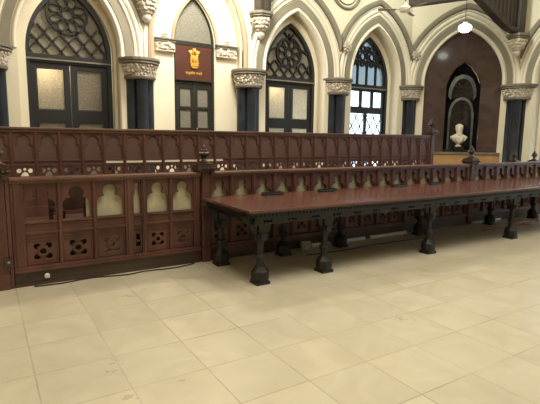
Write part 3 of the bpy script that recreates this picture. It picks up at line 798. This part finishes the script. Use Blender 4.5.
# ------------------------------------------------------------------ small things
so = thing('wall_socket', 'small dark square socket on the left bench post', 'socket', (.145, FY - .046, .24))
q = MB(); q.box(-.035, .035, -.02, 0, 0, .075, .005); q.build('plate', 'plinth', so)
q = MB(); q.lathe([(.012, 0), (.012, .006)], n=12); q.bm.transform(Matrix.Translation((0, -.02, .04)) @ Matrix.Rotation(PI / 2, 4, 'X')); q.build('knob', 'greyplastic', so)
q = MB(); q.ball((0, 0, 0), .026, 2, (1, .5, 1)); q.box(-.02, .022, -.008, .012, -.024, -.004, .004); q.ball((.008, -.006, .012), .014, 1)
o = tag(q.build('cable_outlet', 'white'), 'small white plastic outlet low on the left bench plinth', 'outlet'); o.location = (.475, FY - .016, .088)
def cable(pts, r, m_, label, n=60):
    P = [V(p_) for p_ in pts]; out = []
    for i in range(len(P) - 1):
        a = P[max(0, i - 1)]; b = P[i]; c = P[i + 1]; d = P[min(len(P) - 1, i + 2)]
        for k in range(8):
            t = k / 8; out.append(.5 * ((2 * b) + (-a + c) * t + (2 * a - 5 * b + 4 * c - d) * t * t + (-a + 3 * b - 3 * c + d) * t ** 3))
    out.append(P[-1])
    q = MB(); q.tube(out, r, 6); return tag(q.build('cable', m_, smooth=True), label, 'cable')
z = .008
cable([(.35, 4.95, z), (.6, 4.93, z), (.9, 4.965, z), (1.25, 4.90, z), (1.45, 4.93, z), (1.8, 4.90, z), (2.05, 4.96, z)], .007, 'blackcable', 'black cable lying along the foot of the left bench')
cable([(3.45, 4.62, z), (3.7, 4.60, z), (4.1, 4.58, z), (4.6, 4.62, z), (5.2, 4.60, z), (5.9, 4.58, z)], .008, 'blackcable', 'black cable on the floor under the long table')
cable([(7.0, 4.50, z), (7.5, 4.46, z), (8.0, 4.52, z), (8.3, 4.42, z), (8.7, 4.50, z), (9.6, 4.44, z)], .012, 'redcable', 'red cable wriggling on the floor under the right end of the table')
cable([(7.9, 4.66, z), (8.2, 4.60, z), (8.6, 4.68, z), (8.9, 4.58, z)], .012, 'redcable', 'second red cable behind the rightmost visible table leg')
cable([(8.4, 4.90, z), (8.7, 4.80, z), (8.95, 4.88, z)], .011, 'redcable', 'short red cable near the far bench foot at right')
for i, (a, b, lb) in enumerate([(3.80, 4.12, 'short length of white cable trunking under the table near the second leg'), (4.34, 4.80, 'white cable trunking at the bench foot left of the middle leg'), (4.92, 5.70, 'long white cable trunking at the bench foot behind the middle leg'), (7.45, 8.3, 'white cable trunking at the bench foot near the right far leg')]):
    q = MB(); q.box(a, b, 4.952, 4.992, .0, .045, .006)
    t = tag(empty('cable_trunking', (0, 0, 0)), lb, 'trunking', 'white trunking along the bench foot')
    q.build('channel', 'white', t)
    q = MB(); q.box(a - .006, a + .02, 4.948, 4.994, .0, .05, .004); q.build('end_cap', 'white', t)
q = MB(); q.box(-.07, .07, -.03, .03, 0, .12, .008); q.box(-.03, .03, -.04, -.03, .03, .09, .004)
o = tag(q.build('junction_box', 'greyplastic'), 'grey white box standing on the floor under the table by the second leg', 'box'); o.location = (3.64, 4.90, 0)

# chair seen through the left openings
ch = thing('chair', 'dark wooden chair with red seat behind the leftmost bench openings', 'chair', (.86, 5.62, 0), .2)
q = MB(); q.box(-.22, .22, -.22, .22, .43, .48, .015); q.build('seat', 'redseat', ch)
q = MB(); q.box(-.2, .2, .18, .22, .62, .98, .012); q.build('backrest', 'finial', ch)
for sx in (-1, 1):
    for sy in (-1, 1):
        q = MB(); q.box(sx * .2 - .02, sx * .2 + .02, sy * .2 - .02, sy * .2 + .02, 0, .98 if sy > 0 else .66, .004); q.build('leg', 'finial', ch)
    q = MB(); q.box(sx * .2 - .025, sx * .2 + .025, -.22, .2, .66, .69, .008); q.build('armrest', 'finial', ch)

# ------------------------------------------------------------------ bust
bu = thing('marble_bust', 'white marble bust of a bearded man on a socle in the niche', 'bust', (10.48, 7.58, 1.25), -PI / 4)
q = MB(); q.box(-.13, .13, -.11, .11, 0, .085, .008); q.build('plinth', 'niche', bu)
q = MB(); q.lathe([(.078, .085), (.082, .10), (.062, .112), (.04, .125), (.036, .145), (.055, .165)], n=20); q.build('socle', 'marble', bu, True)
q = MB(); rows = []
for (z, a, b, y) in [(.16, .05, .05, 0), (.19, .10, .075, -.01), (.23, .145, .09, -.01), (.28, .19, .10, 0), (.32, .215, .105, .0), (.345, .20, .10, .0), (.375, .14, .08, .0), (.40, .095, .07, 0), (.42, .07, .065, -.005), (.47, .062, .062, -.01)]:
    rows.append([V((a * math.cos(2 * PI * k / 24), y + b * math.sin(2 * PI * k / 24) * (1.1 if math.sin(2 * PI * k / 24) < 0 else .8), z)) for k in range(24)])
q.grid(rows, close_v=True, cap=True)
rows = []
for (z, a, b, y) in [(.40, .03, .035, -.06), (.43, .06, .062, -.045), (.47, .076, .085, -.03), (.51, .083, .095, -.018), (.55, .084, .100, -.010), (.59, .083, .100, -.002), (.625, .072, .088, .002), (.65, .05, .06, .004), (.662, .015, .02, .004)]:
    rows.append([V((a * math.cos(2 * PI * k / 24), y + b * math.sin(2 * PI * k / 24), z)) for k in range(24)])
q.grid(rows, close_v=True, cap=True)
q.ball((0, -.112, .535), .017, 2, (.8, 1.1, 1.7)); q.ball((0, -.120, .52), .014, 1)
for s in (-1, 1):
    q.ball((s * .033, -.100, .555), .011, 1); q.ball((s * .035, -.104, .572), .016, 1, (1.4, .6, .5)); q.ball((s * .088, -.005, .54), .018, 1, (.5, 1, 1.5))
    q.ball((s * .07, .0, .59), .035, 2, (.8, 1.3, 1.2)); q.ball((s * .02, -.115, .498), .014, 1, (1.6, .8, .7))
for k in range(50):   # beard curls
    a = random.uniform(-1, 1); zz = random.uniform(.38, .49); q.ball((a * .075 * (1 - (.49 - zz) * 3.5), -.095 + abs(a) * .05 - (.49 - zz) * .1, zz), random.uniform(.014, .022), 1)
q.ball((0, -.10, .40), .042, 2, (1.1, .7, 1.2))
for s in (-1, 1):    # robe folds
    q.tube([(s * .06, -.09, .375), (s * .09, -.12, .32), (s * .06, -.12, .24), (0, -.09, .18)], [.014, .02, .018, .008], 8)
    q.tube([(s * .14, -.08, .36), (s * .16, -.11, .30), (s * .12, -.11, .22)], [.012, .018, .01], 8)
q.build('figure', 'marble', bu, True)

# ------------------------------------------------------------------ fan and lamp
fa = thing('ceiling_fan', 'pale ceiling fan with thin blades near the top of the photo', 'fan', (7.85, 7.2, 4.20))
q = MB(); q.lathe([(.02, -.01), (.10, 0), (.12, .03), (.12, .08), (.09, .11), (.04, .13), (.03, .2)], n=20); q.build('motor', 'fanwhite', fa, True)
q = MB(); q.lathe([(.012, .18), (.012, 2.78)], n=8); q.lathe([(.02, 2.68), (.07, 2.79)], n=12); q.build('rod', 'brace', fa)
for k in range(3):
    a = .45 + k * 2 * PI / 3; q = MB()
    q.box(.08, .22, -.015, .015, .04, .048); q.plate([(.2, -.045), (.56, -.06), (.58, 0), (.56, .05), (.2, .04)], [], -.004, .004)
    b2 = q.bm
    for v in b2.verts:
        if v.co.x >= .19 and abs(v.co.y) <= .0045: v.co = V((v.co.x, v.co.z, .045 + v.co.y + v.co.z * .18))
    o = q.build('blade', 'fanblade', fa); o.rotation_euler = (0, 0, a)
la = thing('pendant_lamp', 'glowing white glass pendant lamp before the maroon wall', 'lamp', (9.08, 6.6, 3.93))
q = MB(); q.lathe([(.03, -.10), (.08, -.095), (.125, -.05), (.14, 0), (.12, .04), (.06, .07), (.045, .09)], n=24); q.build('lamp_shade', 'lamp', la, True)
q = MB(); q.lathe([(.05, .085), (.055, .12), (.02, .14)], n=16); q.build('gallery', 'abacus', la, True)
q = MB(); q.lathe([(.006, .13), (.006, 3.06)], n=8); q.lathe([(.01, 2.98), (.06, 3.065)], n=12); q.build('rod', 'brace', la)
# grey timber tie beam near the top
q = MB(); q.box(0, 4.2, -.08, .08, 0, .22, .015)
o = tag(q.build('tie_beam', 'brace'), 'grey-brown timber tie beam at the top edge right of the fan', 'beam')
o.location = (8.36, 7.55, 4.45); o.rotation_euler = (0, 0, math.radians(-63))
for hx in (.5, 3.7):
    q = MB(); q.box(hx - .02, hx + .02, -.02, .02, .215, 2.555, .003); h_ = q.build('hanger', 'brace', o)

# ------------------------------------------------------------------ light
sc = bpy.context.scene
wd = bpy.data.worlds.new('world'); sc.world = wd; wd.use_nodes = True
bgn = wd.node_tree.nodes['Background']; bgn.inputs[0].default_value = (.86, .93, 1, 1); bgn.inputs[1].default_value = 4.0
def area(name, loc, size, power, col, tgt, sy=None):
    l = bpy.data.lights.new(name, 'AREA'); l.energy = power; l.color = col; l.size = size
    if sy: l.shape = 'RECTANGLE'; l.size_y = sy
    o = bpy.data.objects.new(name, l); C.objects.link(o); o.location = loc
    o.rotation_euler = (V(tgt) - V(loc)).to_track_quat('-Z', 'Y').to_euler(); return o
area('hall_fill_light', (3.5, 6.9, 5.4), 1.0, 185, (1, .93, .78), (3.6, 8.6, 2.9))  # unseen area lights added to brighten walls and floor, without fixtures
area('hall_fill_light', (6.2, 2.6, 6.8), 2.5, 125, (1, .94, .80), (6.2, 2.6, 0))
area('hall_fill_light', (1.2, 2.0, 6.8), 2.5, 170, (1, .92, .78), (1.2, 2.0, 0))
area('hall_fill_light', (8.3, 6.4, 6.0), 1.1, 130, (.98, 1, .84), (9.6, 8.2, 3.0))  # greenish fill added to lift the right-hand arches
area('hall_fill_light', (3.5, .8, 6.8), 2.5, 105, (1, .95, .82), (3.5, .8, 0))
def point(loc, power, col, r=.05, name='lamp_light'):
    l = bpy.data.lights.new(name, 'POINT'); l.energy = power; l.color = col; l.shadow_soft_size = r
    o = bpy.data.objects.new(name, l); C.objects.link(o); o.location = loc
point((1.0, 9.16, 2.62), 30, (1, .85, .6)); point((5.62, 9.16, 2.62), 30, (1, .85, .6)); point((6.6, 9.9, 1.9), 150, (.75, .88, 1), .2); point((1.2, 9.9, 3.2), 40, (1, .85, .6), .2)
vs = sc.view_settings; vs.view_transform = 'Standard'; vs.look = 'None'; vs.gamma = 1; vs.use_curve_mapping = False; vs.exposure = .3
